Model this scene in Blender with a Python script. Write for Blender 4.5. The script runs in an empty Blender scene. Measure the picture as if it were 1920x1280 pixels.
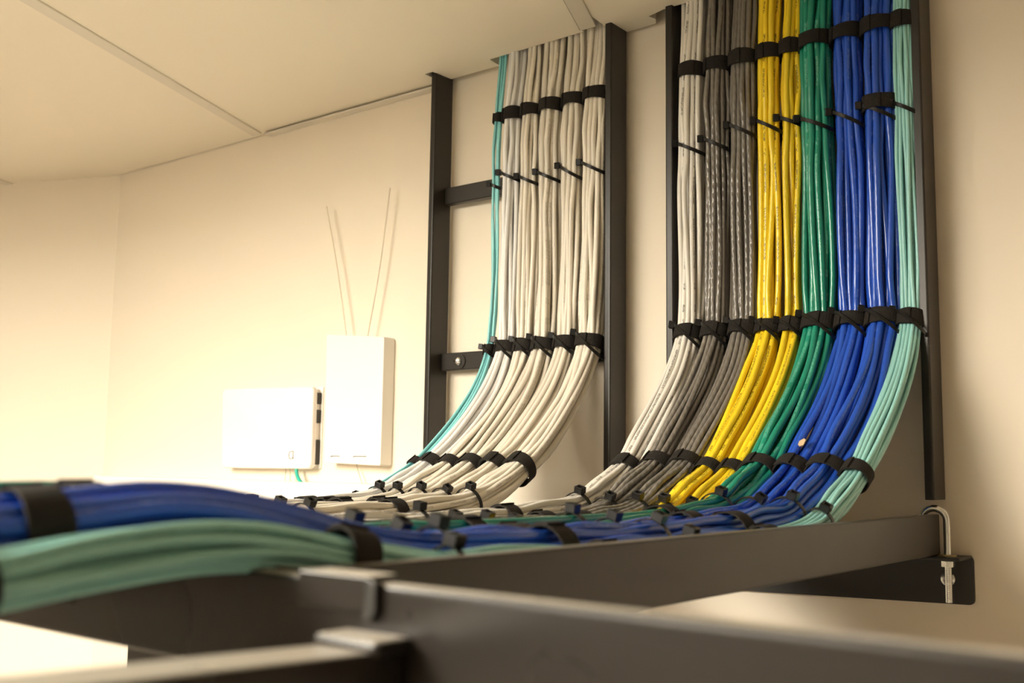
import bpy, bmesh, math, random
import numpy as np
from mathutils import Vector, Matrix

random.seed(7)
rng = np.random.default_rng(11)
SC = bpy.context.scene
COL = SC.collection

# ------------------------------------------------------------------ camera
# world: wall_back is the plane Y = 1.14, X runs along it, the lens is the origin, floor at z = -2.15
RIGHT = Vector((0.78718439, 0.61655321, 0.01424358))
UP = Vector((0.06024348, -0.09986017, 0.99317605))
FWD = Vector((-0.61376825, 0.7809546, 0.11575168))
cam = bpy.data.cameras.new('camera')
cam.sensor_width = 36.0
cam.lens = 1995.34 / 1920 * 36.0
cam.clip_start = 0.01
cam.dof.use_dof = True
cam.dof.focus_distance = 1.18
cam.dof.aperture_fstop = 8.0
cam_ob = bpy.data.objects.new('camera', cam)
m = Matrix.Identity(4)
for i in range(3):
    m[i][0] = RIGHT[i]; m[i][1] = UP[i]; m[i][2] = -FWD[i]
cam_ob.matrix_world = m
COL.objects.link(cam_ob)
SC.camera = cam_ob

# ------------------------------------------------------------------ exposure, world, lights
SC.view_settings.view_transform = 'Standard'
SC.view_settings.look = 'None'
SC.view_settings.gamma = 1.0
SC.view_settings.use_curve_mapping = False
SC.view_settings.exposure = 0.22
SC.cycles.use_denoising = True
SC.cycles.max_bounces = 10
SC.cycles.diffuse_bounces = 6

W = bpy.data.worlds.new('world'); SC.world = W
W.use_nodes = True
W.node_tree.nodes['Background'].inputs[0].default_value = (1.0, 0.85, 0.65, 1)
W.node_tree.nodes['Background'].inputs[1].default_value = 0.02

CEIL = 0.562
def area(name, loc, sx, sy, power, rotz=0, color=(1.0, 0.93, 0.81), rx=0):
    l = bpy.data.lights.new(name, 'AREA')
    l.shape = 'RECTANGLE'; l.size = sx; l.size_y = sy
    l.energy = power; l.color = color
    o = bpy.data.objects.new(name, l)
    o.location = loc; o.rotation_euler = (rx, 0, rotz)
    COL.objects.link(o)
    return o
GR = math.radians(21.76)
area('ceiling_light_lamp', (-1.17, -0.40, CEIL - 0.02), 0.58, 1.15, 64, GR)
area('fill_lamp', (-1.20, -1.50, 0.44), 0.58, 1.15, 95, GR)  # added fill, evens out the right side and upper wall
area('fill_uplamp', (-1.20, -1.50, 0.46), 0.5, 1.1, 140, GR, rx=math.pi)   # added upward fill that brightens the ceiling and upper wall

# ------------------------------------------------------------------ materials
def nt(name):
    mt = bpy.data.materials.new(name); mt.use_nodes = True
    t = mt.node_tree; b = t.nodes['Principled BSDF']
    return mt, t, b
def mat(name, col, rough=0.5, metal=0.0, var=0.0, vscale=8.0, bump=0.0, bscale=200.0, coat=0.0, spec=0.5, rvar=0.0):
    mt, t, b = nt(name)
    b.inputs['Base Color'].default_value = (*col, 1)
    b.inputs['Roughness'].default_value = rough
    b.inputs['Metallic'].default_value = metal
    b.inputs['Specular IOR Level'].default_value = spec
    if coat: b.inputs['Coat Weight'].default_value = coat
    co = t.nodes.new('ShaderNodeTexCoord')
    if var:
        n = t.nodes.new('ShaderNodeTexNoise'); n.inputs['Scale'].default_value = vscale; n.inputs['Detail'].default_value = 4
        t.links.new(co.outputs['Object'], n.inputs['Vector'])
        mx = t.nodes.new('ShaderNodeMix'); mx.data_type = 'RGBA'
        mx.inputs[6].default_value = (*[c * (1 - var) for c in col], 1)
        mx.inputs[7].default_value = (*[min(1, c * (1 + var)) for c in col], 1)
        t.links.new(n.outputs['Fac'], mx.inputs[0]); t.links.new(mx.outputs[2], b.inputs['Base Color'])
        if rvar:
            mr = t.nodes.new('ShaderNodeMapRange')
            mr.inputs['To Min'].default_value = rough - rvar; mr.inputs['To Max'].default_value = rough + rvar
            t.links.new(n.outputs['Fac'], mr.inputs['Value']); t.links.new(mr.outputs['Result'], b.inputs['Roughness'])
    if bump:
        n2 = t.nodes.new('ShaderNodeTexNoise'); n2.inputs['Scale'].default_value = bscale; n2.inputs['Detail'].default_value = 3
        t.links.new(co.outputs['Object'], n2.inputs['Vector'])
        bp = t.nodes.new('ShaderNodeBump'); bp.inputs['Strength'].default_value = bump; bp.inputs['Distance'].default_value = 0.001
        t.links.new(n2.outputs['Fac'], bp.inputs['Height']); t.links.new(bp.outputs['Normal'], b.inputs['Normal'])
    return mt
def cable_mat(name, col, ink, rough=0.35, ribs=0.0, inkf=0.75):
    """jacket colour, printed legend running along the cable (UV: u metres along, v around), faint twisted-pair ribs"""
    mt, t, b = nt(name); N = t.nodes; L = t.links
    def math_(op, a, bb=None, **k):
        n = N.new('ShaderNodeMath'); n.operation = op
        for i, v in enumerate((a, bb)):
            if v is None: continue
            if isinstance(v, (int, float)): n.inputs[i].default_value = v
            else: L.new(v, n.inputs[i])
        return n.outputs[0]
    uv = N.new('ShaderNodeUVMap'); sep = N.new('ShaderNodeSeparateXYZ'); L.new(uv.outputs[0], sep.inputs[0])
    u, v = sep.outputs[0], sep.outputs[1]
    vf = math_('FRACT', v); d = math_('ABSOLUTE', math_('SUBTRACT', vf, 0.5))
    band = math_('LESS_THAN', d, 0.065)
    cu = math_('FLOOR', math_('MULTIPLY', u, 1 / 0.0011)); cv = math_('FLOOR', math_('MULTIPLY', vf, 36.0))
    cmb = N.new('ShaderNodeCombineXYZ'); L.new(cu, cmb.inputs[0]); L.new(cv, cmb.inputs[1])
    wn = N.new('ShaderNodeTexWhiteNoise'); wn.noise_dimensions = '2D'; L.new(cmb.outputs[0], wn.inputs['Vector'])
    ch = math_('GREATER_THAN', wn.outputs['Value'], 0.35)
    wd = N.new('ShaderNodeTexWhiteNoise'); wd.noise_dimensions = '1D'; L.new(math_('FLOOR', math_('MULTIPLY', u, 1 / 0.0085)), wd.inputs['W'])
    word = math_('GREATER_THAN', wd.outputs['Value'], 0.3)
    mk = math_('MULTIPLY', math_('MULTIPLY', math_('MULTIPLY', band, ch), word), inkf)
    co = N.new('ShaderNodeTexCoord')
    ns = N.new('ShaderNodeTexNoise'); ns.inputs['Scale'].default_value = 30; ns.inputs['Detail'].default_value = 3
    L.new(co.outputs['Object'], ns.inputs['Vector'])
    oi = N.new('ShaderNodeObjectInfo')
    mx0 = N.new('ShaderNodeMix'); mx0.data_type = 'RGBA'
    mx0.inputs[6].default_value = (*[c * 0.86 for c in col], 1); mx0.inputs[7].default_value = (*[min(1, c * 1.1) for c in col], 1)
    f = math_('ADD', math_('MULTIPLY', ns.outputs['Fac'], 0.4), math_('MULTIPLY', oi.outputs['Random'], 0.6))
    L.new(f, mx0.inputs[0])
    mx = N.new('ShaderNodeMix'); mx.data_type = 'RGBA'
    L.new(mk, mx.inputs[0]); L.new(mx0.outputs[2], mx.inputs[6]); mx.inputs[7].default_value = (*ink, 1)
    L.new(mx.outputs[2], b.inputs['Base Color'])
    b.inputs['Roughness'].default_value = rough
    # twisted pairs showing through the jacket
    w = math_('SINE', math_('ADD', math_('MULTIPLY', u, 2 * math.pi / 0.011), math_('MULTIPLY', v, 4 * math.pi)))
    bp = N.new('ShaderNodeBump'); bp.inputs['Strength'].default_value = ribs; bp.inputs['Distance'].default_value = 0.0012
    L.new(w, bp.inputs['Height']); L.new(bp.outputs['Normal'], b.inputs['Normal'])
    return mt

M = {
 'wall': mat('wall_paint', (0.78, 0.70, 0.575), 0.7, var=0.02, vscale=3, bump=0.12, bscale=120),
 'farwall': mat('far_wall_paint', (0.36, 0.32, 0.26), 0.7),
 'ceiling': mat('ceiling_tile', (0.80, 0.735, 0.61), 0.85, var=0.015, vscale=2, bump=0.06, bscale=60),
 'tee': mat('ceiling_grid', (0.66, 0.61, 0.52), 0.5),
 'floor': mat('floor_vinyl', (0.16, 0.145, 0.125), 0.5, var=0.1, vscale=6),
 'black': mat('powder_coat', (0.021, 0.0175, 0.0135), 0.36, var=0.15, vscale=9, bump=0.04, bscale=420, rvar=0.05, spec=0.36),
 'gloss': mat('satin_black', (0.017, 0.014, 0.0115), 0.28, var=0.15, vscale=9, bump=0.02, bscale=300, rvar=0.05, spec=0.38),
 'blackdull': mat('black_angle_paint', (0.012, 0.011, 0.009), 0.42, var=0.1),
 'edge': mat('bare_steel_edge', (0.25, 0.22, 0.19), 0.35, 0.6),
 'velcro': mat('hook_loop', (0.015, 0.0125, 0.010), 0.85, var=0.25, vscale=120, bump=0.7, bscale=900, spec=0.25),
 'nylon': mat('nylon', (0.006, 0.0055, 0.005), 0.3, spec=0.35),
 'zinc': mat('zinc', (0.78, 0.78, 0.76), 0.25, 1.0, var=0.12, vscale=90, bump=0.1, bscale=500),
 'brass': mat('yellow_zinc', (0.45, 0.36, 0.18), 0.35, 0.9, var=0.2, vscale=60),
 'plastic': mat('white_plastic', (0.84, 0.80, 0.74), 0.4),
 'router': mat('router_plastic', (0.86, 0.81, 0.77), 0.32),
 'dark': mat('dark_opening', (0.03, 0.027, 0.022), 0.6),
 'greyline': mat('logo_grey', (0.16, 0.155, 0.15), 0.5),
 'raceway': mat('raceway_white', (0.88, 0.85, 0.78), 0.35),
 'antenna': mat('antenna_wire', (0.72, 0.64, 0.50), 0.4),
 'thinwire': mat('thin_wire', (0.42, 0.37, 0.29), 0.5),
}
def paint_top_light(mt, top_col, f):
    # light caught on upward faces, painted in as a paler colour (mesh normal, so it stays put)
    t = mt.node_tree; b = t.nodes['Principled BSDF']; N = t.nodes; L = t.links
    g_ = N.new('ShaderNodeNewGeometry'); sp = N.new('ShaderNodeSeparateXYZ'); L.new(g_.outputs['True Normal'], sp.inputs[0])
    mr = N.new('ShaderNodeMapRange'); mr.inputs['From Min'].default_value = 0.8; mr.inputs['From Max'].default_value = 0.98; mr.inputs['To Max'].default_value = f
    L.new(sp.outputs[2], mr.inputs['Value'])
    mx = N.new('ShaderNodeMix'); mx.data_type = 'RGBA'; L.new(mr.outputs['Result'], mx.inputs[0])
    src = b.inputs['Base Color'].links[0].from_socket; L.new(src, mx.inputs[6]); mx.inputs[7].default_value = (*top_col, 1)
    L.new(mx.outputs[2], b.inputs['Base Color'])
paint_top_light(M['gloss'], (0.46, 0.42, 0.35), 0.85); paint_top_light(M['black'], (0.30, 0.27, 0.22), 0.35)
led, t, b = nt('status_led')
b.inputs['Emission Color'].default_value = (1, 1, 1, 1); b.inputs['Emission Strength'].default_value = 1.6
M['led'] = led
CM = {
 'white': cable_mat('jacket_white', (0.74, 0.71, 0.65), (0.12, 0.11, 0.10), 0.42, 0.02),
 'coolwhite': cable_mat('jacket_cool_white', (0.74, 0.73, 0.71), (0.12, 0.11, 0.10), 0.42, 0.01, 0.2),
 'cream': cable_mat('jacket_cream', (0.72, 0.67, 0.575), (0.15, 0.13, 0.10), 0.42, 0.015, 0.35),
 'grey': cable_mat('jacket_grey', (0.17, 0.155, 0.135), (0.30, 0.28, 0.25), 0.22, 0.16, 0.4),
 'yellow': cable_mat('jacket_yellow', (0.82, 0.60, 0.022), (0.10, 0.07, 0.01), 0.27, 0.03),
 'green': cable_mat('jacket_green', (0.012, 0.235, 0.155), (0.16, 0.45, 0.36), 0.22, 0.025, 0.5),
 'blue': cable_mat('jacket_blue', (0.018, 0.080, 0.46), (0.14, 0.24, 0.55), 0.22, 0.02, 0.35),
 'aqua': cable_mat('jacket_aqua', (0.29, 0.58, 0.55), (0.10, 0.22, 0.19), 0.38, 0.0, 0.6),
 'turquoise': cable_mat('jacket_turquoise', (0.24, 0.60, 0.62), (0.10, 0.22, 0.19), 0.35, 0.0, 0.2),
}

# ------------------------------------------------------------------ helpers
def link(name, me, mt, parent=None, smooth=False):
    o = bpy.data.objects.new(name, me)
    if mt is not None: me.materials.append(mt)
    if smooth:
        me.polygons.foreach_set('use_smooth', [True] * len(me.polygons))
    COL.objects.link(o)
    if parent is not None:
        o.parent = parent
        # world-space vertices: counter the parents' offset
        off = Vector((0, 0, 0)); q = parent
        while q is not None:
            off += q.location; q = q.parent
        o.location = -off
    return o
def mesh(name, vs, fs):
    me = bpy.data.meshes.new(name); me.from_pydata([tuple(v) for v in vs], [], fs); me.update()
    return me
def thing(name, label, cat, loc, group=None):
    o = bpy.data.objects.new(name, None); o.empty_display_size = 0.02
    o.location = loc; COL.objects.link(o)
    o['label'] = label; o['category'] = cat
    if group: o['group'] = group
    return o
def tag(o, label, cat, group=None):
    o['label'] = label; o['category'] = cat
    if group: o['group'] = group
    return o
def struct(o):
    o['kind'] = 'structure'; return o
def bm_mesh(name, bm):
    me = bpy.data.meshes.new(name); bmesh.ops.recalc_face_normals(bm, faces=bm.faces); bm.to_mesh(me); bm.free(); return me
def add_box(bm, x0, x1, y0, y1, z0, z1, bev=0.0, seg=2):
    t = bmesh.new()
    vs = [t.verts.new((x, y, z)) for x in (x0, x1) for y in (y0, y1) for z in (z0, z1)]
    for f in ((0,1,3,2),(4,6,7,5),(0,4,5,1),(2,3,7,6),(0,2,6,4),(1,5,7,3)): t.faces.new([vs[i] for i in f])
    if bev: bmesh.ops.bevel(t, geom=t.edges[:], offset=bev, segments=seg, affect='EDGES', profile=0.5)
    bmesh.ops.recalc_face_normals(t, faces=t.faces)
    me = bpy.data.meshes.new('t'); t.to_mesh(me); t.free(); bm.from_mesh(me); bpy.data.meshes.remove(me)
def box(name, x0, x1, y0, y1, z0, z1, mt, parent=None, bev=0.0, seg=2):
    bm = bmesh.new(); add_box(bm, x0, x1, y0, y1, z0, z1, bev, seg)
    return link(name, bm_mesh(name, bm), mt, parent)
def prism(name, poly, axis, a, b_, mt, parent=None, bev=0.0, seg=2):
    """poly of 2D points extruded along axis ('x','y','z') from a to b_"""
    bm = bmesh.new()
    def P(p, d):
        return {'x': (d, p[0], p[1]), 'y': (p[0], d, p[1]), 'z': (p[0], p[1], d)}[axis]
    A = [bm.verts.new(P(p, a)) for p in poly]; B = [bm.verts.new(P(p, b_)) for p in poly]
    n = len(poly); bm.faces.new(A); bm.faces.new(B[::-1])
    for i in range(n): bm.faces.new((A[i], A[(i+1) % n], B[(i+1) % n], B[i]))
    bmesh.ops.recalc_face_normals(bm, faces=bm.faces)
    if bev: bmesh.ops.bevel(bm, geom=bm.edges[:], offset=bev, segments=seg, affect='EDGES', profile=0.5)
    return link(name, bm_mesh(name, bm), mt, parent)
def round_poly(poly, r, seg=5):
    out = []
    n = len(poly)
    for i in range(n):
        p = Vector(poly[i]); a = (Vector(poly[i-1]) - p).normalized(); c = (Vector(poly[(i+1) % n]) - p).normalized()
        for k in range(seg + 1):
            t_ = k / seg
            q0 = p + a * r; q1 = p + c * r
            out.append(tuple((1-t_)**2 * q0 + 2*t_*(1-t_) * p + t_**2 * q1))
    return out
def tube_np(P, r, n=10, phase=0.0, cap=True):
    """tube along polyline P (k,3) -> verts, faces, uv per loop"""
    P = np.asarray(P, float); k = len(P)
    T = np.gradient(P, axis=0); T /= np.linalg.norm(T, axis=1)[:, None] + 1e-12
    ref = np.array([1.0, 0.03, 0.02]) if abs(T[0] @ np.array([1., 0, 0])) < 0.9 else np.array([0, 0, 1.0])
    N1 = np.zeros_like(P); v = ref
    for i in range(k):
        v = v - (v @ T[i]) * T[i]; v = v / np.linalg.norm(v); N1[i] = v
    N2 = np.cross(T, N1)
    a = np.arange(n) / n * 2 * np.pi
    rr = r if np.ndim(r) else np.full(k, r)
    V = P[:, None, :] + rr[:, None, None] * (np.cos(a)[None, :, None] * N1[:, None, :] + np.sin(a)[None, :, None] * N2[:, None, :])
    V = V.reshape(-1, 3)
    i = np.arange(k - 1)[:, None]; j = np.arange(n)[None, :]; j2 = (j + 1) % n
    F = np.stack([i*n + j, i*n + j2, (i+1)*n + j2, (i+1)*n + j], -1).reshape(-1, 4)
    s = np.concatenate([[0], np.cumsum(np.linalg.norm(np.diff(P, axis=0), axis=1))])
    u0 = np.repeat(s[:-1], n); u1 = np.repeat(s[1:], n)
    v0 = np.tile(np.arange(n) / n, k - 1) + phase; v1 = v0 + 1.0 / n
    UV = np.stack([np.stack([u0, v0], -1), np.stack([u0, v1], -1), np.stack([u1, v1], -1), np.stack([u1, v0], -1)], 1).reshape(-1, 2)
    return V, F, UV
def fast_mesh(name, V, F, UV=None, smooth=True):
    me = bpy.data.meshes.new(name)
    me.vertices.add(len(V)); me.vertices.foreach_set('co', V.astype(np.float32).ravel())
    nf = len(F); me.loops.add(nf * 4); me.loops.foreach_set('vertex_index', F.astype(np.int32).ravel())
    me.polygons.add(nf); me.polygons.foreach_set('loop_start', np.arange(0, nf*4, 4, dtype=np.int32))
    me.polygons.foreach_set('use_smooth', np.full(nf, smooth))
    if UV is not None:
        l = me.uv_layers.new(name='UVMap'); l.data.foreach_set('uv', UV.astype(np.float32).ravel())
    me.update(calc_edges=True); me.validate()
    return me
def wire(name, pts, r, mt, parent=None, n=10, res=12):
    P = spline(np.array(pts, float), res)
    V, F, UV = tube_np(P, r, n)
    return link(name, fast_mesh(name, V, F, UV), mt, parent)
def spline(C, res=12):
    C = np.vstack([2*C[0]-C[1], C, 2*C[-1]-C[-2]]); out = []
    for i in range(1, len(C) - 2):
        p0, p1, p2, p3 = C[i-1], C[i], C[i+1], C[i+2]
        for k in range(res):
            t_ = k / res
            out.append(0.5*((2*p1) + (-p0+p2)*t_ + (2*p0-5*p1+4*p2-p3)*t_**2 + (-p0+3*p1-3*p2+p3)*t_**3))
    out.append(C[-2]); return np.array(out)

# ------------------------------------------------------------------ room shell
WY = 1.14; FZ = -2.15; TOPZ = 1.0
CX, CY = -1.893, WY                 # obtuse corner
gd = Vector((-math.cos(GR), -math.sin(GR), 0))     # along the second wall, away from the corner
LX, LY = CX + gd.x * 2.2, CY + gd.y * 2.2
def wall_prism(name, p0, p1, th=0.12, mt='wall'):
    d = (Vector(p1) - Vector(p0)).normalized(); n = Vector((-d.y, d.x))
    a, b_ = Vector(p0), Vector(p1)
    o = prism(name, [tuple(a), tuple(b_), tuple(b_ + n*th), tuple(a + n*th)], 'z', FZ, TOPZ, M[mt])
    return struct(o)
wall_prism('wall_left', (LX, LY), (CX, CY))
wall_prism('wall_back', (CX, CY), (1.7, WY))
wall_prism('wall_right', (1.7, WY), (1.7, -3.2), mt='farwall')
wall_prism('wall_front', (1.7, -3.2), (LX - 0.1, -3.2), mt='farwall')
wall_prism('wall_side', (LX - 0.1, -3.2), (LX, LY), mt='farwall')
struct(box('floor', LX - 0.3, 1.8, -3.3, 1.3, FZ - 0.05, FZ, M['floor']))

# ceiling tiles: three strips between the grid tees, cut round the racks
gx, gy = math.sin(-GR), math.cos(GR)               # tee direction (x per unit, y per unit)
def tee_x(x0, y0, y): return x0 + gx / gy * (y - y0)
T1 = (-2.15, 1.06); T2 = (-1.457, 1.14); T3 = (-0.748, 1.092)
bm = bmesh.new()
def tile(poly, z=CEIL, th=0.016):
    A = [bm.verts.new((x, y, z + (dz if dz else 0))) for x, y, dz in poly]
    B = [bm.verts.new((x, y, z + th + (dz if dz else 0))) for x, y, dz in poly]
    n = len(A); bm.faces.new(A); bm.faces.new(B[::-1])
    for i in range(n): bm.faces.new((A[i], A[(i+1) % n], B[(i+1) % n], B[i]))
g = 0.002
YB = -3.2
tile([(tee_x(*T1, LY) - 1.2, LY - 0.05, 0), (tee_x(*T1, 1.055), 1.055, 0), (tee_x(*T1, YB), YB, 0), (LX - 0.1, YB, 0)])
tile([(tee_x(*T1, 1.055) + g, 1.055, 0), (CX, CY - g, 0), (tee_x(*T2, WY), WY - g, 0), (tee_x(*T2, YB), YB, 0), (tee_x(*T1, YB), YB, 0)])
tile([(tee_x(*T2, WY), WY - g, 0.0), (-1.19, WY - 0.004, 0), (-1.024, WY - 0.004, 0), (-1.024, 1.089, 0), (-1.0085, 1.089, 0),
      (-1.0060, 1.127, 0), (-0.915, 1.127, 0), (-0.912, 1.101, 0), (-0.752, 1.099, 0), (tee_x(*T3, 1.092) - 0.006, 1.092, 0),
      (tee_x(*T3, YB), YB, 0), (tee_x(*T2, YB), YB, 0)])
tile([(tee_x(*T3, 1.03) + 0.008, 1.03, 0), (-0.7195, 1.090, 0), (-0.7215, 1.1335, 0), (-0.714, 1.1335, 0), (-0.664, 1.1325, 0), (-0.657, 1.120, 0),
      (-0.660, 1.108, 0), (-0.635, 1.101, 0), (-0.322, 1.099, 0), (-0.318, 1.1375, 0), (1.7, 1.1375, 0), (1.7, YB, 0), (tee_x(*T3, YB) + 0.008, YB, 0)])
ceiling = struct(link('ceiling', bm_mesh('ceiling', bm), M['ceiling']))
def tee(i, T, y1, zb=CEIL - 0.0025, w=0.024, off=0.0):
    y0 = YB; hw = w / 2
    pts = [(tee_x(*T, y0) - hw + off, y0), (tee_x(*T, y0) + hw + off, y0), (tee_x(*T, y1) + hw + off, y1), (tee_x(*T, y1) - hw + off, y1)]
    o = prism('trim_%d' % i, pts, 'z', zb, CEIL + 0.02, M['tee'], bev=0.0006, seg=1); struct(o)
tee(1, T1, 1.045); tee(2, T2, 1.128); tee(3, T3, 1.090, off=0.008)
struct(box('trim_4', -1.43, -1.020, 1.124, WY, CEIL - 0.006, CEIL - 0.0035, M['tee'], bev=0.0005, seg=1))

# white raceway below the two boxes
rw = tag(prism('cable_raceway', [(1.1, -0.030), (1.1385, -0.030), (1.1385, -0.150), (1.1, -0.150)], 'x', -1.86, -0.99, M['raceway'], bev=0.002), 'white surface raceway along the wall below the two white boxes', 'raceway')

# ------------------------------------------------------------------ ladder racks on the wall
RUNG_Z = (-0.0, 0.144, 0.384, 0.624, 0.864)
def rail_prof(p, w, d, r=0.002):
    x, y = p
    return round_poly([(x, y), (x + w, y), (x + w, y + d), (x, y + d)], r, 3)
def wall_ladder(x0, x1, label, screws=True):
    t = thing('ladder_rack', label, 'ladder rack', (0.5*(x0+x1), 1.133, -0.028), 'vertical ladder racks on the wall')
    zb, zt = -0.028, 0.95
    for x in (x0, x1 - 0.0095):
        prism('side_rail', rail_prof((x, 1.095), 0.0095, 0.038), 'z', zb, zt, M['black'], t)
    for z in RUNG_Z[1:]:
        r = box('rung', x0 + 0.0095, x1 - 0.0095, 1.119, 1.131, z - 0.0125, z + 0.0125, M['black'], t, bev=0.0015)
    # anchor screw and washer on the lower rung
    zs = RUNG_Z[1] - 0.0005; xs = x0 + 0.045
    s = bpy.data.objects.new('wall_anchor', None)
    bmw = bmesh.new()
    bmesh.ops.create_cone(bmw, cap_ends=True, segments=28, radius1=0.0105, radius2=0.0105, depth=0.0016, matrix=Matrix.Translation((xs, 1.1182, zs)) @ Matrix.Rotation(math.pi/2, 4, 'X'))
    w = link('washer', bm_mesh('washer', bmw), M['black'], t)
    bmw = bmesh.new()
    bmesh.ops.create_uvsphere(bmw, u_segments=20, v_segments=10, radius=0.0062, matrix=Matrix.Translation((xs - 0.002, 1.1165, zs)) @ Matrix.Diagonal((1, 0.55, 1, 1)))
    add_box(bmw, xs - 0.0065, xs + 0.0025, 1.1125, 1.1135, zs - 0.0006, zs + 0.0006)
    h = link('screw_head', bm_mesh('screw_head', bmw), M['zinc'], t, smooth=True)
    return t
wall_ladder(-1.0165, -0.7075, 'black wall ladder rack carrying the off-white cables, bolted left of the other one')
wall_ladder(-0.6293, -0.3265, 'black wall ladder rack carrying the multicoloured cable groups')

# ------------------------------------------------------------------ horizontal tray and cross ladder
tray = thing('cable_tray', 'black horizontal ladder tray running from the wall bracket towards the camera under the cables', 'cable tray', (-0.63, 0.7, -0.0825))
for x in (-0.9385, -0.3385):
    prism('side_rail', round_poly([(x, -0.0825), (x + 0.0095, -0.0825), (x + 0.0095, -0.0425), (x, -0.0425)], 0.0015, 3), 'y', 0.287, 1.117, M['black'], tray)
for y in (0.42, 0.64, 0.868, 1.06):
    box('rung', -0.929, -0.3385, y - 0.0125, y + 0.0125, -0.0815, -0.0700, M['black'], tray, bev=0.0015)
box('end_cap', -0.3380, -0.3295, 1.1172, 1.1180, -0.0815, -0.0435, M['blackdull'], tray)
box('end_cap', -0.9380, -0.9295, 1.1172, 1.1180, -0.0815, -0.0435, M['blackdull'], tray)

cross = thing('cross_ladder', 'blurred black ladder rack crossing the near foreground, the cables arch over it', 'ladder rack', (-0.3, 0.12, -0.0825))
for y in (0.2755, -0.0395):
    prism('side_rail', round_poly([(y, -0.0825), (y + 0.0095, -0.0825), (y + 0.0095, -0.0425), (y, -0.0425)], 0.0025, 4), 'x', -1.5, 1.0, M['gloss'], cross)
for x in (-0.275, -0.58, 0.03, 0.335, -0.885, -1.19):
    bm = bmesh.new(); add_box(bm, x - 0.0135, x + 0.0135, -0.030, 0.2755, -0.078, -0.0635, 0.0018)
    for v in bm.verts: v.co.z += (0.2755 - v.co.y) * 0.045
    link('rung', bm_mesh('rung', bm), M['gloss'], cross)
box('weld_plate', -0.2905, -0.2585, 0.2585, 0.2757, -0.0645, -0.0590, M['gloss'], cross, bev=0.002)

# splice clamp at the T junction
cl = thing('junction_clamp', 'blurred black steel clamp hooked over the foreground rail, bright top edge', 'clamp', (-0.297, 0.28, -0.0425))
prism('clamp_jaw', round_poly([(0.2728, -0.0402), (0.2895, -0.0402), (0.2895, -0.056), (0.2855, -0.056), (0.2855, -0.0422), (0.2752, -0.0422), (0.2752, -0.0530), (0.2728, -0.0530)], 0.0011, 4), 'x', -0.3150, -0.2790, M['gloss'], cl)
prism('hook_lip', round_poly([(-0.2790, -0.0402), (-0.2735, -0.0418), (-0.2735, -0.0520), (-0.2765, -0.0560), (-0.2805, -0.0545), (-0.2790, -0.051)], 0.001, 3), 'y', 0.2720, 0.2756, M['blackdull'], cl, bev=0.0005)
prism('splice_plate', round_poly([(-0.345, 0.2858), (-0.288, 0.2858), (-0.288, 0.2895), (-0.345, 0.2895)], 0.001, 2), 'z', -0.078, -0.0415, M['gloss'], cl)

# ------------------------------------------------------------------ wall bracket, J-bolt
br = thing('wall_angle_bracket', 'black steel angle bracket screwed to the wall, holding up the end of the tray', 'bracket', (-0.62, 1.14, -0.135))
prism('wall_flange', round_poly([(-0.975, -0.0835), (-0.303, -0.0835), (-0.303, -0.1315), (-0.975, -0.1480)], 0.006, 5), 'y', 1.1365, 1.1398, M['blackdull'], br)
box('top_flange', -0.972, -0.3045, 1.094, 1.1397, -0.0865, -0.0832, M['blackdull'], br, bev=0.0008, seg=1)
bm = bmesh.new()
bmesh.ops.create_uvsphere(bm, u_segments=20, v_segments=10, radius=0.0075, matrix=Matrix.Translation((-0.328, 1.1362, -0.1075)) @ Matrix.Diagonal((1, 0.35, 1, 1)))
link('anchor_screw', bm_mesh('anchor_screw', bm), M['zinc'], br, smooth=True)

jb = thing('j_bolt', 'shiny zinc hooked bolt looped over the tray rail end through the wall bracket', 'bolt', (-0.3225, 1.112, -0.13))
JY = 1.112; JR = 0.0034; jx = -0.3205
pts = [(jx, JY, -0.128), (jx, JY, -0.09), (jx, JY, -0.055)]
cxm = jx - 0.0112
pts += [(cxm + 0.0112*math.cos(a), JY - 0.006*(a/math.pi), -0.0475 + 0.0112*math.sin(a)) for a in np.linspace(0, math.pi, 12)]
pts += [(cxm - 0.0112, JY - 0.0065, -0.060)]
C = np.array(pts, float); V, F, UV = tube_np(C, JR, 14); link('hook_rod', fast_mesh('hook_rod', V, F, UV), M['zinc'], jb)
# threaded lower shank: ridged tube
zs = np.linspace(-0.0845, -0.1275, 90); rr = 0.0032 + 0.00028 * np.sign(np.sin(np.arange(90) * 1.57))
V, F, UV = tube_np(np.stack([np.full(90, jx), np.full(90, JY), zs], -1), rr, 14)
link('threaded_shank', fast_mesh('threaded_shank', V, F, UV), M['zinc'], jb)
bm = bmesh.new()
bmesh.ops.create_cone(bm, cap_ends=True, segments=6, radius1=0.0066, radius2=0.0066, depth=0.0062, matrix=Matrix.Translation((jx, JY, -0.0905)))
bmesh.ops.bevel(bm, geom=bm.edges[:], offset=0.0005, segments=1, affect='EDGES')
link('hex_nut', bm_mesh('hex_nut', bm), M['zinc'], jb)
bm = bmesh.new()
bmesh.ops.create_cone(bm, cap_ends=True, segments=28, radius1=0.0085, radius2=0.0085, depth=0.0014, matrix=Matrix.Translation((jx, JY, -0.0822)))
link('washer', bm_mesh('washer', bm), M['brass'], jb)

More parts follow.
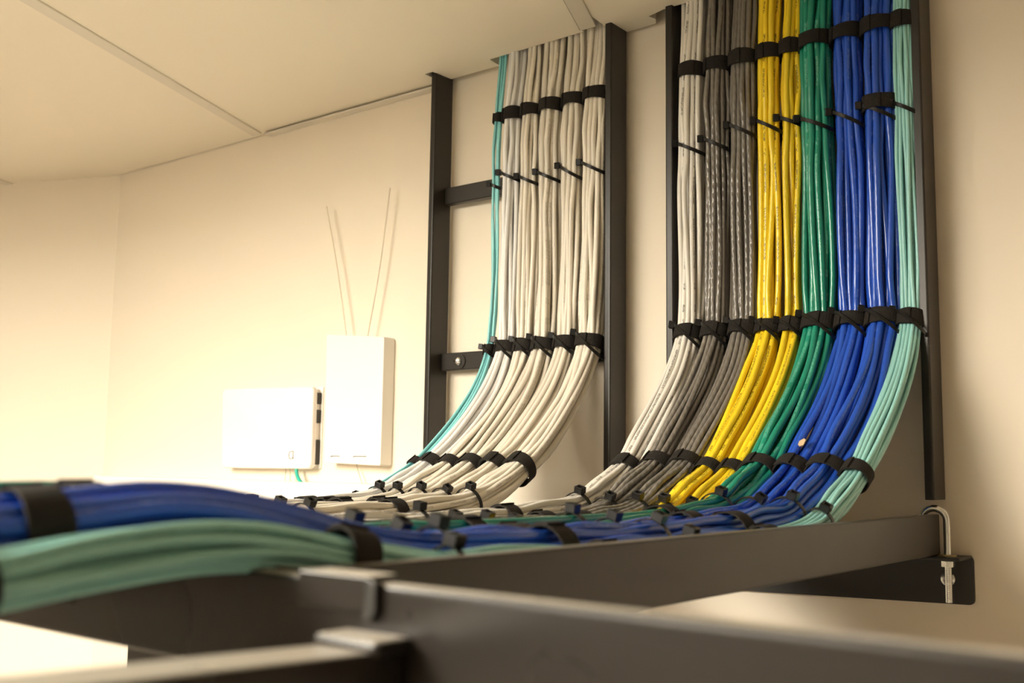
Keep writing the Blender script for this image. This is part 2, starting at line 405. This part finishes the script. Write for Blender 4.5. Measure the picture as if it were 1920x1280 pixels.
# ------------------------------------------------------------------ wall boxes
rt = thing('wifi_router', 'flat white router with rounded corners on the wall, left of the antenna box', 'router', (-1.385, 1.138, -0.011))
front = [(-1.4967, -0.0109), (-1.2734, -0.0098), (-1.2741, 0.1190), (-1.5051, 0.1224)]
rr_ = round_poly(front, 0.011, 6)
bm = bmesh.new()
def loft(bm, rings):
    n = len(rings[0]); R = [[bm.verts.new(p) for p in r] for r in rings]
    for a, c in zip(R[:-1], R[1:]):
        for i in range(n): bm.faces.new((a[i], a[(i+1) % n], c[(i+1) % n], c[i]))
    bm.faces.new(R[0]); bm.faces.new(R[-1][::-1])
cx = sum(p[0] for p in front) / 4; cz = sum(p[1] for p in front) / 4
def ring(s, y): return [(cx + (p[0]-cx)*(1 - s/0.11), y, cz + (p[1]-cz)*(1 - s/0.065)) for p in rr_]
loft(bm, [ring(0.0030, 1.1180), ring(0.0012, 1.1186), ring(0.0003, 1.1198), ring(0.0, 1.1215), ring(0.0, 1.1270)])
link('front_shell', bm_mesh('front_shell', bm), M['router'], rt, smooth=True)
bm = bmesh.new(); loft(bm, [ring(0.0035, 1.1270), ring(0.0035, 1.1375)])
link('rear_housing', bm_mesh('rear_housing', bm), M['router'], rt)
for z0, z1, yy in ((0.092, 0.110, 1.1275), (0.062, 0.083, 1.1245), (-0.003, 0.036, 1.1262)):
    box('port', -1.2790, -1.2740, yy, 1.1372, z0, z1, M['dark'], rt, bev=0.0015)
box('wall_plate', -1.50, -1.272, 1.1372, 1.1395, -0.009, 0.119, M['plastic'], rt)
bm = bmesh.new(); bmesh.ops.create_cone(bm, cap_ends=True, segments=20, radius1=0.0022, radius2=0.0022, depth=0.0006, matrix=Matrix.Translation((-1.3084, 1.1178, 0.0332)) @ Matrix.Rotation(math.pi/2, 4, 'X'))
link('status_light', bm_mesh('status_light', bm), M['led'], rt)
# outline letter "a" mark: rounded bowl and a straight stem
lx, lz = -1.3196, 0.0115
lp = [(lx + 0.0050, 1.1177, lz + 0.0058), (lx - 0.0012, 1.1177, lz + 0.0058), (lx - 0.0048, 1.1177, lz + 0.0028), (lx - 0.0052, 1.1177, lz - 0.0020), (lx - 0.0030, 1.1177, lz - 0.0058), (lx + 0.0010, 1.1177, lz - 0.0056), (lx + 0.0046, 1.1177, lz - 0.0030)]
V1, F1, _ = tube_np(spline(np.array(lp), 6), 0.0006, 6)
V2, F2, _ = tube_np(spline(np.array([(lx + 0.0048, 1.1177, lz + 0.0062), (lx + 0.0048, 1.1177, lz), (lx + 0.0050, 1.1177, lz - 0.0064)]), 3), 0.0006, 6)
link('logo', fast_mesh('logo', np.vstack([V1, V2]), np.vstack([F1, F2 + len(V1)])), M['greyline'], rt)

ab = thing('antenna_box', 'tall white plastic box with two thin rod antennas, on the wall beside the rack', 'radio unit', (-1.18, 1.139, -0.003))
fr = [(-1.2393, 0.0004), (-1.1184, -0.0031), (-1.1183, 0.1872), (-1.2445, 0.1985)]
prism('housing', round_poly(fr, 0.004, 4), 'y', 1.1154, 1.1395, M['plastic'], ab, bev=0.0012)
for x0, x1, z0 in ((-1.2240, -1.2060, 0.0035), (-1.1745, -1.1480, 0.0035)):
    box('latch', x0, x1, 1.1146, 1.1156, z0, z0 + 0.0062, M['plastic'], ab, bev=0.0004, seg=1)
    box('latch_slot', x0 - 0.0008, x1, 1.1150, 1.1158, z0 + 0.0062, z0 + 0.0076, M['greyline'], ab)
    box('latch_hole', x0 - 0.0010, x0 + 0.0050, 1.1149, 1.1158, z0 + 0.0045, z0 + 0.0070, M['dark'], ab)
wire('antenna', [(-1.2045, 1.121, 0.190), (-1.2310, 1.1215, 0.300), (-1.2620, 1.122, 0.4060)], 0.0012, M['antenna'], ab, 8, 6)
wire('antenna', [(-1.1600, 1.121, 0.186), (-1.1370, 1.1215, 0.300), (-1.1215, 1.122, 0.4150)], 0.0012, M['antenna'], ab, 8, 6)

gw = wire('patch_cable', [(-1.3120, 1.124, 0.000), (-1.3105, 1.122, -0.014), (-1.3020, 1.120, -0.026), (-1.288, 1.120, -0.036)], 0.0028, CM['turquoise'], None)
gw.data.materials[0] = mat('green_patch', (0.02, 0.40, 0.30), 0.35)
tag(gw, 'short green patch cable dropping from the white router into the raceway', 'cable')
k = 0
for px, qx, lab in ((-1.345, -1.346, 'hair-thin pale wire left of the others under the router'), (-1.334, -1.331, 'hair-thin pale wire in the middle of three under the router'), (-1.322, -1.316, 'hair-thin pale wire next to the green patch cable under the router')):
    tag(wire('thin_wire', [(px, 1.130, 0.0), (px - 0.001, 1.130, -0.014), (qx, 1.129, -0.034)], 0.0006, M['thinwire'], None, 6, 5), lab, 'wire', 'thin wires under the router')
tag(wire('thin_wire', [(-1.187, 1.133, 0.0), (-1.180, 1.131, -0.013), (-1.166, 1.128, -0.034)], 0.0007, M['thinwire'], None, 6, 5), 'thin beige wire leaving the bottom of the antenna box', 'wire')

# ------------------------------------------------------------------ equipment rack far below the tray
er = thing('equipment_rack', 'dark steel equipment rack seen below the foreground rail, lower left', 'rack', (-0.75, 0.60, FZ))
ex0 = -1.5617 * 0.55
for x in (ex0, -0.48):
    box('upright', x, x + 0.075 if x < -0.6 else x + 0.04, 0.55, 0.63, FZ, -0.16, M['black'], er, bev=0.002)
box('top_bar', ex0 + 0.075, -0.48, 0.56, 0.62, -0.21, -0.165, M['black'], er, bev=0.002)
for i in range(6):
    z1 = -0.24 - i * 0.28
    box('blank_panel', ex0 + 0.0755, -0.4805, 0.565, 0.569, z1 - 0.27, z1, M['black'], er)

# ------------------------------------------------------------------ cable groups
def pack(n, R, r):
    """n slot centres, hexagonally packed and scaled into a circle of radius R"""
    pts = []
    for i in range(-6, 7):
        for j in range(-6, 7):
            pts.append((i + 0.5 * j, j * math.sqrt(3) / 2))
    best = None
    for ox, oy in ((0, 0), (0.5, 0.2887), (0.5, 0.0)):
        q = np.array([(a - ox, c - oy) for a, c in pts]); d = np.hypot(q[:, 0], q[:, 1]); idx = np.argsort(d)[:n]
        sel = q[idx]; mx = d[idx].max()
        if best is None or mx < best[1]: best = (sel, mx)
    s, mx = best
    return s / mx * (R - r)

def smooth(x): x = np.clip(x, 0, 1); return x*x*(3 - 2*x)
HUMP = {}
def path_ctrl(xt, xm, xr, bend, hump, ztray):
    """centre line control points: down the wall, curve out, along the tray, over the cross ladder"""
    ys = [1.116, 1.113, 1.104, 1.102, 1.103, 1.101]
    zs = [0.74, 0.56, 0.475, 0.380, 0.27, 0.19]
    pts = [(xt + (xm - xt) * (0.475 - max(0.153, min(z, 0.475))) / 0.322, y, z) for y, z in zip(ys, zs)]
    for (y, z) in bend:
        f = smooth(np.array((0.1 - z) / 0.13)).item()
        pts.append((xm + (xr - xm) * f, y, z))
    for (y, z) in ztray: pts.append((xr, y, z))
    for (y, z) in hump: pts.append((xr, y, z))
    return np.array(pts)

bend_std = [(1.097, 0.153), (1.070, 0.105), (1.033, 0.062), (0.990, 0.022), (0.955, -0.005), (0.905, -0.029)]
bend_left = [(1.097, 0.153), (1.075, 0.105), (1.043, 0.066), (1.000, 0.026), (0.958, -0.003), (0.910, -0.027)]
tray_std = [(0.85, -0.045), (0.76, -0.0515), (0.64, -0.0535), (0.53, -0.0535)]
tray_thin = [(0.85, -0.049), (0.76, -0.056), (0.64, -0.0575), (0.53, -0.0575)]
hump_hi = [(0.45, -0.0525), (0.38, -0.0465), (0.325, -0.0340), (0.275, -0.0257), (0.22, -0.0250), (0.15, -0.029), (0.05, -0.028), (-0.06, -0.026), (-0.2, -0.030), (-0.4, -0.04)]
hump_mid = [(0.45, -0.0530), (0.38, -0.0490), (0.325, -0.0375), (0.275, -0.0310), (0.22, -0.0320), (0.15, -0.036), (0.05, -0.029), (-0.06, -0.026), (-0.2, -0.030), (-0.4, -0.04)]
hump_aq = [(0.45, -0.0545), (0.39, -0.0520), (0.335, -0.0430), (0.29, -0.0350), (0.25, -0.0330), (0.205, -0.0365), (0.165, -0.0410), (0.10, -0.043), (0.03, -0.036), (-0.04, -0.0285), (-0.2, -0.032), (-0.4, -0.04)]

# name, colour word, material, x at the velcro near the ceiling, x above the bend, x in the tray, radius, count, cable radius, label
BUN = [
 dict(k='RW', m='white', xt=-0.5965, xm=-0.5990, xr=-0.597, R=0.0158, n=19, r=0.0032, who='white cables with printed legend, leftmost bundle of the right-hand rack', lab='bundle of white cables, first in the multicoloured rack, beside the grey ones'),
 dict(k='G1', m='grey', xt=-0.5630, xm=-0.5650, xr=-0.564, R=0.0150, n=19, r=0.0030, lab='bundle of grey cables between the white bundle and the other grey bundle'),
 dict(k='G2', m='grey', xt=-0.5290, xm=-0.5290, xr=-0.531, R=0.0158, n=20, r=0.0031, lab='bundle of grey cables touching the yellow ones'),
 dict(k='Y1', m='yellow', xt=-0.4975, xm=-0.4995, xr=-0.502, R=0.0138, n=12, r=0.0034, lab='thicker yellow cable bundle, next to the grey ones'),
 dict(k='Y2', m='yellow', xt=-0.4715, xm=-0.4725, xr=-0.476, R=0.0118, n=8, r=0.0034, lab='thinner yellow cable bundle, next to the green one'),
 dict(k='GR', m='green', xt=-0.4420, xm=-0.4405, xr=-0.447, R=0.0178, n=19, r=0.0035, lab='bundle of dark green cables between yellow and blue'),
 dict(k='B1', m='blue', xt=-0.4070, xm=-0.4055, xr=-0.4145, R=0.0165, n=16, r=0.0036, lab='bundle of blue cables next to the green one'),
 dict(k='B2', m='blue', xt=-0.3715, xm=-0.3720, xr=-0.3815, R=0.0175, n=18, r=0.0036, lab='bundle of blue cables next to the thin pale aqua strands'),
 dict(k='AQ', m='aqua', xt=-0.3455, xm=-0.3452, xr=-0.3535, R=0.0120, n=24, r=0.0021, lab='bundle of thin pale aqua fibre cables along the right-hand rail'),
 dict(k='W1', m='coolwhite', xt=-0.8690, xm=-0.8700, xr=-0.874, R=0.0150, n=16, r=0.0032, lab='cool white cable bundle beside the turquoise strands in the off-white rack'),
 dict(k='W2', m='cream', xt=-0.8385, xm=-0.8400, xr=-0.843, R=0.0142, n=16, r=0.0031, lab='cream cable bundle, second from the turquoise strands in the off-white rack'),
 dict(k='W3', m='cream', xt=-0.8055, xm=-0.8090, xr=-0.810, R=0.0155, n=16, r=0.0034, lab='cream cable bundle in the middle of the five off-white bundles'),
 dict(k='W4', m='cream', xt=-0.7690, xm=-0.7740, xr=-0.775, R=0.0155, n=16, r=0.0034, lab='cream cable bundle second from the middle black rail'),
 dict(k='W5', m='cream', xt=-0.7340, xm=-0.7385, xr=-0.738, R=0.0165, n=20, r=0.0034, lab='thickest cream cable bundle, against the middle black rail'),
 dict(k='TA', m='turquoise', xt=-0.8925, xm=-0.8970, xr=-0.903, R=0.0054, n=6, r=0.0018, lab='few turquoise fibre strands at the outer edge of the off-white cables'),
]
def band(name, C, T, e1, R, w, th, mt, parent, tilt=0.0, wob=0.0, flap=False, n=40, squash=1.0):
    """closed strap round the bundle; e1 outward (front / top), e2 towards -X"""
    T = np.array(T) / np.linalg.norm(T); e1 = np.array(e1); e1 = e1 - (e1 @ T) * T; e1 /= np.linalg.norm(e1)
    e2 = np.cross(T, e1)
    if e2[0] > 0: e2 = -e2
    up = T if T[2] > 0 or abs(T[2]) < 0.3 else -T
    ph = rng.uniform(0, 6)
    V = []; F = []
    def ringpts(th0, th1, n, r0, close):
        base = len(V)
        for i in range(n + (0 if close else 1)):
            a = th0 + (th1 - th0) * i / n
            rr = r0 * (1 + wob * math.sin(3*a + ph)) ; t0 = tilt * math.sin(a)
            c = C + rr * (math.cos(a) * e1 * squash + math.sin(a) * e2) + rr * t0 * up
            rad = math.cos(a) * e1 + math.sin(a) * e2
            hw = w / 2 * (1 + (0.10 * math.sin(2*a + ph*2) if wob else 0))
            for so, st in ((0, -1), (0, 1), (1, 1), (1, -1)):
                V.append(c + rad * th * so + up * hw * st)
        m_ = n if close else n
        for i in range(m_):
            a = base + 4*i; b_ = base + 4*((i+1) % n if close else i+1)
            for q in range(4): F.append((a + q, a + (q+1) % 4, b_ + (q+1) % 4, b_ + q))
        if not close:
            F.append((base, base+1, base+2, base+3)); e = base + 4*n; F.append((e+3, e+2, e+1, e))
    ringpts(0, 2*math.pi, n, R, True)
    if flap:
        a0 = rng.uniform(-0.6, 0.6); ringpts(a0, a0 + rng.uniform(0.9, 1.7), 12, R + th * 0.95, False)
    me = mesh(name, V, F); o = link(name, me, mt, parent)
    me.polygons.foreach_set('use_smooth', [False] * len(me.polygons))
    bv = o.modifiers.new('soft', 'BEVEL'); bv.width = th * 0.3; bv.segments = 1; bv.limit_method = 'ANGLE'; bv.angle_limit = 1.0
    return o, e1, e2, up
def tie_head(C, e1, e2, up, R, ang, tilt, parent, s=1.0):
    rad = math.cos(ang) * e1 + math.sin(ang) * e2
    tan = -math.sin(ang) * e1 + math.cos(ang) * e2
    c = C + R * rad + R * tilt * math.sin(ang) * up
    tan = tan + tilt * math.cos(ang) * up; tan /= np.linalg.norm(tan)
    ax = np.cross(rad, tan); ax /= np.linalg.norm(ax)
    bm = bmesh.new()
    hx, hy, hz = 0.0040*s, 0.0036*s, 0.0030*s
    def P(a, b_, c_): return tuple(c + rad * (0.0028*s) + tan * a + ax * b_ + rad * c_)
    # hollow square barrel: outer shell with a slot through it
    o = [(-hx, -hy), (hx, -hy), (hx, hy), (-hx, hy)]; i_ = [(-hx*0.55, -hy*0.6), (hx*0.55, -hy*0.6), (hx*0.55, hy*0.6), (-hx*0.55, hy*0.6)]
    vo0 = [bm.verts.new(P(a, b_, -hz)) for a, b_ in o]; vo1 = [bm.verts.new(P(a, b_, hz)) for a, b_ in o]
    vi1 = [bm.verts.new(P(a, b_, hz)) for a, b_ in i_]; vi0 = [bm.verts.new(P(a, b_, hz*0.2)) for a, b_ in i_]
    bm.faces.new(vo0)
    for k in range(4):
        k2 = (k+1) % 4
        bm.faces.new((vo0[k], vo0[k2], vo1[k2], vo1[k])); bm.faces.new((vo1[k], vo1[k2], vi1[k2], vi1[k])); bm.faces.new((vi1[k], vi1[k2], vi0[k2], vi0[k]))
    bm.faces.new(vi0)
    bmesh.ops.recalc_face_normals(bm, faces=bm.faces)
    es = [e for e in bm.edges if len(e.link_faces) == 2 and e.calc_face_angle(0) > 1.0]
    bmesh.ops.bevel(bm, geom=es, offset=0.0005*s, segments=1, affect='EDGES')
    return link('tie_head', bm_mesh('tie_head', bm), M['nylon'], parent)

for bi, B in enumerate(BUN):
    left = B['k'][0] in 'WT'
    hump = hump_hi if B['k'] in ('B1', 'B2', 'GR') else hump_aq if B['k'] == 'AQ' else hump_mid
    thin = B['R'] < 0.0125
    tz = tray_thin if thin or B['k'] in ('Y1', 'G1', 'G2') else tray_std
    if B['k'] == 'GR': tz = [(y_, z_ + 0.0015) for y_, z_ in tz]
    ctrl = path_ctrl(B['xt'], B['xm'], B['xr'], bend_left if left else bend_std, hump, tz)
    if B['k'] == 'TA':
        ctrl[:, 1] -= 0.005
    D = spline(ctrl, 16)
    s = np.concatenate([[0], np.cumsum(np.linalg.norm(np.diff(D, axis=0), axis=1))])
    Ltot = s[-1]; K = int(Ltot / 0.0095)
    S = np.linspace(0, Ltot, K)
    P = np.stack([np.interp(S, s, D[:, i]) for i in range(3)], -1)
    T = np.gradient(P, axis=0); T /= np.linalg.norm(T, axis=1)[:, None]
    N1 = np.tile(np.array([1., 0, 0]), (K, 1)); N1 -= (N1 * T).sum(1)[:, None] * T; N1 /= np.linalg.norm(N1, axis=1)[:, None]
    N2 = np.cross(T, N1)             # outward side flips sign consistently
    def at_z(z):
        i = np.where(P[:, 1] > 0.93)[0]; j = i[np.argmin(abs(P[i, 2] - z))]; return j
    def at_y(y):
        i = np.where(P[:, 2] < 0.02)[0]; j = i[np.argmin(abs(P[i, 1] - y))]; return j
    jit = lambda a: rng.uniform(-a, a)
    # (kind, index): straps and ties in order along the run
    FX = [('v', at_z(0.475 + jit(0.003))), ('t', at_z(0.380 + jit(0.003))), ('v', at_z(0.153), 0.153), ('t', at_z(0.150), 0.150),
          ('v', at_y(0.957 + jit(0.004))), ('t', at_y(0.868)), ('v', at_y(0.765 + jit(0.012))), ('t', at_y(0.64)), ('v', at_y(0.53 + jit(0.02))), ('t', at_y(0.42))]
    if B['k'] == 'AQ': FX = FX[:-1] + [('t', at_y(0.405)), ('v', at_y(0.335)), ('v', at_y(0.160)), ('v', at_y(-0.1))]
    elif B['k'] == 'B2': FX = FX + [('v', at_y(0.205)), ('v', at_y(-0.1))]
    elif B['k'] == 'B1': FX = FX + [('v', at_y(0.243)), ('v', at_y(-0.1))]
    else: FX = FX + [('v', at_y(0.05)), ('v', at_y(-0.1))]
    if B['k'] == 'B2': FX.append(('v', at_z(0.385)))
    Sf = np.array([S[i] for _, i, *_z in FX])
    dist = np.min(np.abs(S[:, None] - Sf[None, :]), axis=1)
    w = smooth(dist / 0.055)
    bend_w = smooth((0.30 - np.abs(P[:, 2] - 0.02)) / 0.25) * (P[:, 1] > 0.9)
    kk = 1 + (0.08 + 0.09 * bend_w) * w
    flat = smooth((0.44 - P[:, 1]) / 0.10)
    FL = -0.04 if B['k'] == 'AQ' else 0.16 if B['k'] in ('B1', 'B2') else 0.27
    kk = kk * (1 - FL * flat)
    R, r, n = B['R'], B['r'], B['n']
    slots = pack(n, R, r)
    th = rng.uniform(0, 6) + 0.22 * np.sin(S * 3.6 + rng.uniform(0, 6)) + S * rng.uniform(-0.25, 0.25)
    root = thing('cable_bundle', B['lab'], 'cable bundle', tuple(P[-1] * 0 + np.array([B['xr'], 0.64, -0.07])), 'cable bundles tied in the racks')
    for ci in range(n):
        sx, sy = slots[ci]
        ox = np.zeros(K); oy = np.zeros(K)
        amp = r * (0.42 if r > 0.002 else 0.5)
        for lam in (0.5, 0.29):
            ox += amp * (lam / 0.34) * np.sin(2*np.pi*S/lam + rng.uniform(0, 6.28)); oy += amp * (lam / 0.34) * np.sin(2*np.pi*S/lam + rng.uniform(0, 6.28))
        ww = 0.06 + w
        a = (sx * np.cos(th) - sy * np.sin(th)) * (1 + (kk - 1) * 0.35) + ox * ww * 0.8
        c = (sx * np.sin(th) + sy * np.cos(th)) * kk + oy * ww
        Q = P + a[:, None] * N1 + c[:, None] * N2
        V, F, UV = tube_np(Q, r, 10, rng.uniform(0, 1))
        link('cable', fast_mesh('cable', V, F, UV), CM[B['m']], root)
    if B['k'] == 'B1':
        j = at_z(0.014); c0 = P[j] + R * 1.07 * np.array([0.20, -0.62, 0.76])
        V = [c0 + np.array(q) for q in ((-0.0035, 0.002, 0.001), (0.0005, 0.004, 0.0035), (0.0032, 0.0015, 0.002), (0.0026, -0.0030, -0.0030), (-0.0006, -0.0045, -0.0040), (-0.0032, -0.002, -0.0022))]
        V += [v + np.array((0.0001, -0.0005, 0.0007)) for v in V]
        F = [tuple(range(6)), tuple(range(11, 5, -1))] + [(i, (i+1) % 6, 6 + (i+1) % 6, 6 + i) for i in range(6)]
        tag(link('paper_scrap', mesh('paper_scrap', V, F), mat('scrap_tan', (0.55, 0.40, 0.24), 0.8)), 'tiny tan scrap stuck on a blue cable just above its lower strap', 'scrap')
    for kind, j, *zz in FX:
        C = P[j]; t_ = T[j]
        if zz: C = C + t_ * (zz[0] - C[2]) / t_[2]
        vert = P[j, 1] > 1.05 and P[j, 2] > 0.1
        e1 = np.array([0, -1.0, 0.0]) if vert else np.array([0, -0.6, 0.8]) if P[j, 1] > 0.9 else np.array([0, 0, 1.0])
        if kind == 'v':
            band('velcro_strap', C, t_, e1, R + 0.0003 + (0.0004 if thin else 0), (0.0165 if B['k'] != 'TA' else 0.013), 0.0013, M['velcro'], root, tilt=jit(0.05), wob=0.012, flap=True, squash=1 - FL * flat[j])
        else:
            tilt = (0.80 + jit(0.06)) if (vert and P[j, 2] < 0.2) else (0.58 + jit(0.08)) if vert else jit(0.08)
            o, a1, a2, up = band('cable_tie', C, t_, e1, R + (0.0032 if (vert and P[j, 2] < 0.2) else 0.0006), 0.0046, 0.0011, M['nylon'], root, tilt=tilt, n=44, squash=1 - FL * flat[j])
            ang = (1.15 + jit(0.12)) if vert else (-0.35 + jit(0.25))
            tie_head(C, a1, a2, up, R + (0.0038 if (vert and P[j, 2] < 0.2) else 0.0016), ang, tilt, o, 1.15 if B['k'] != 'TA' else 1.0)
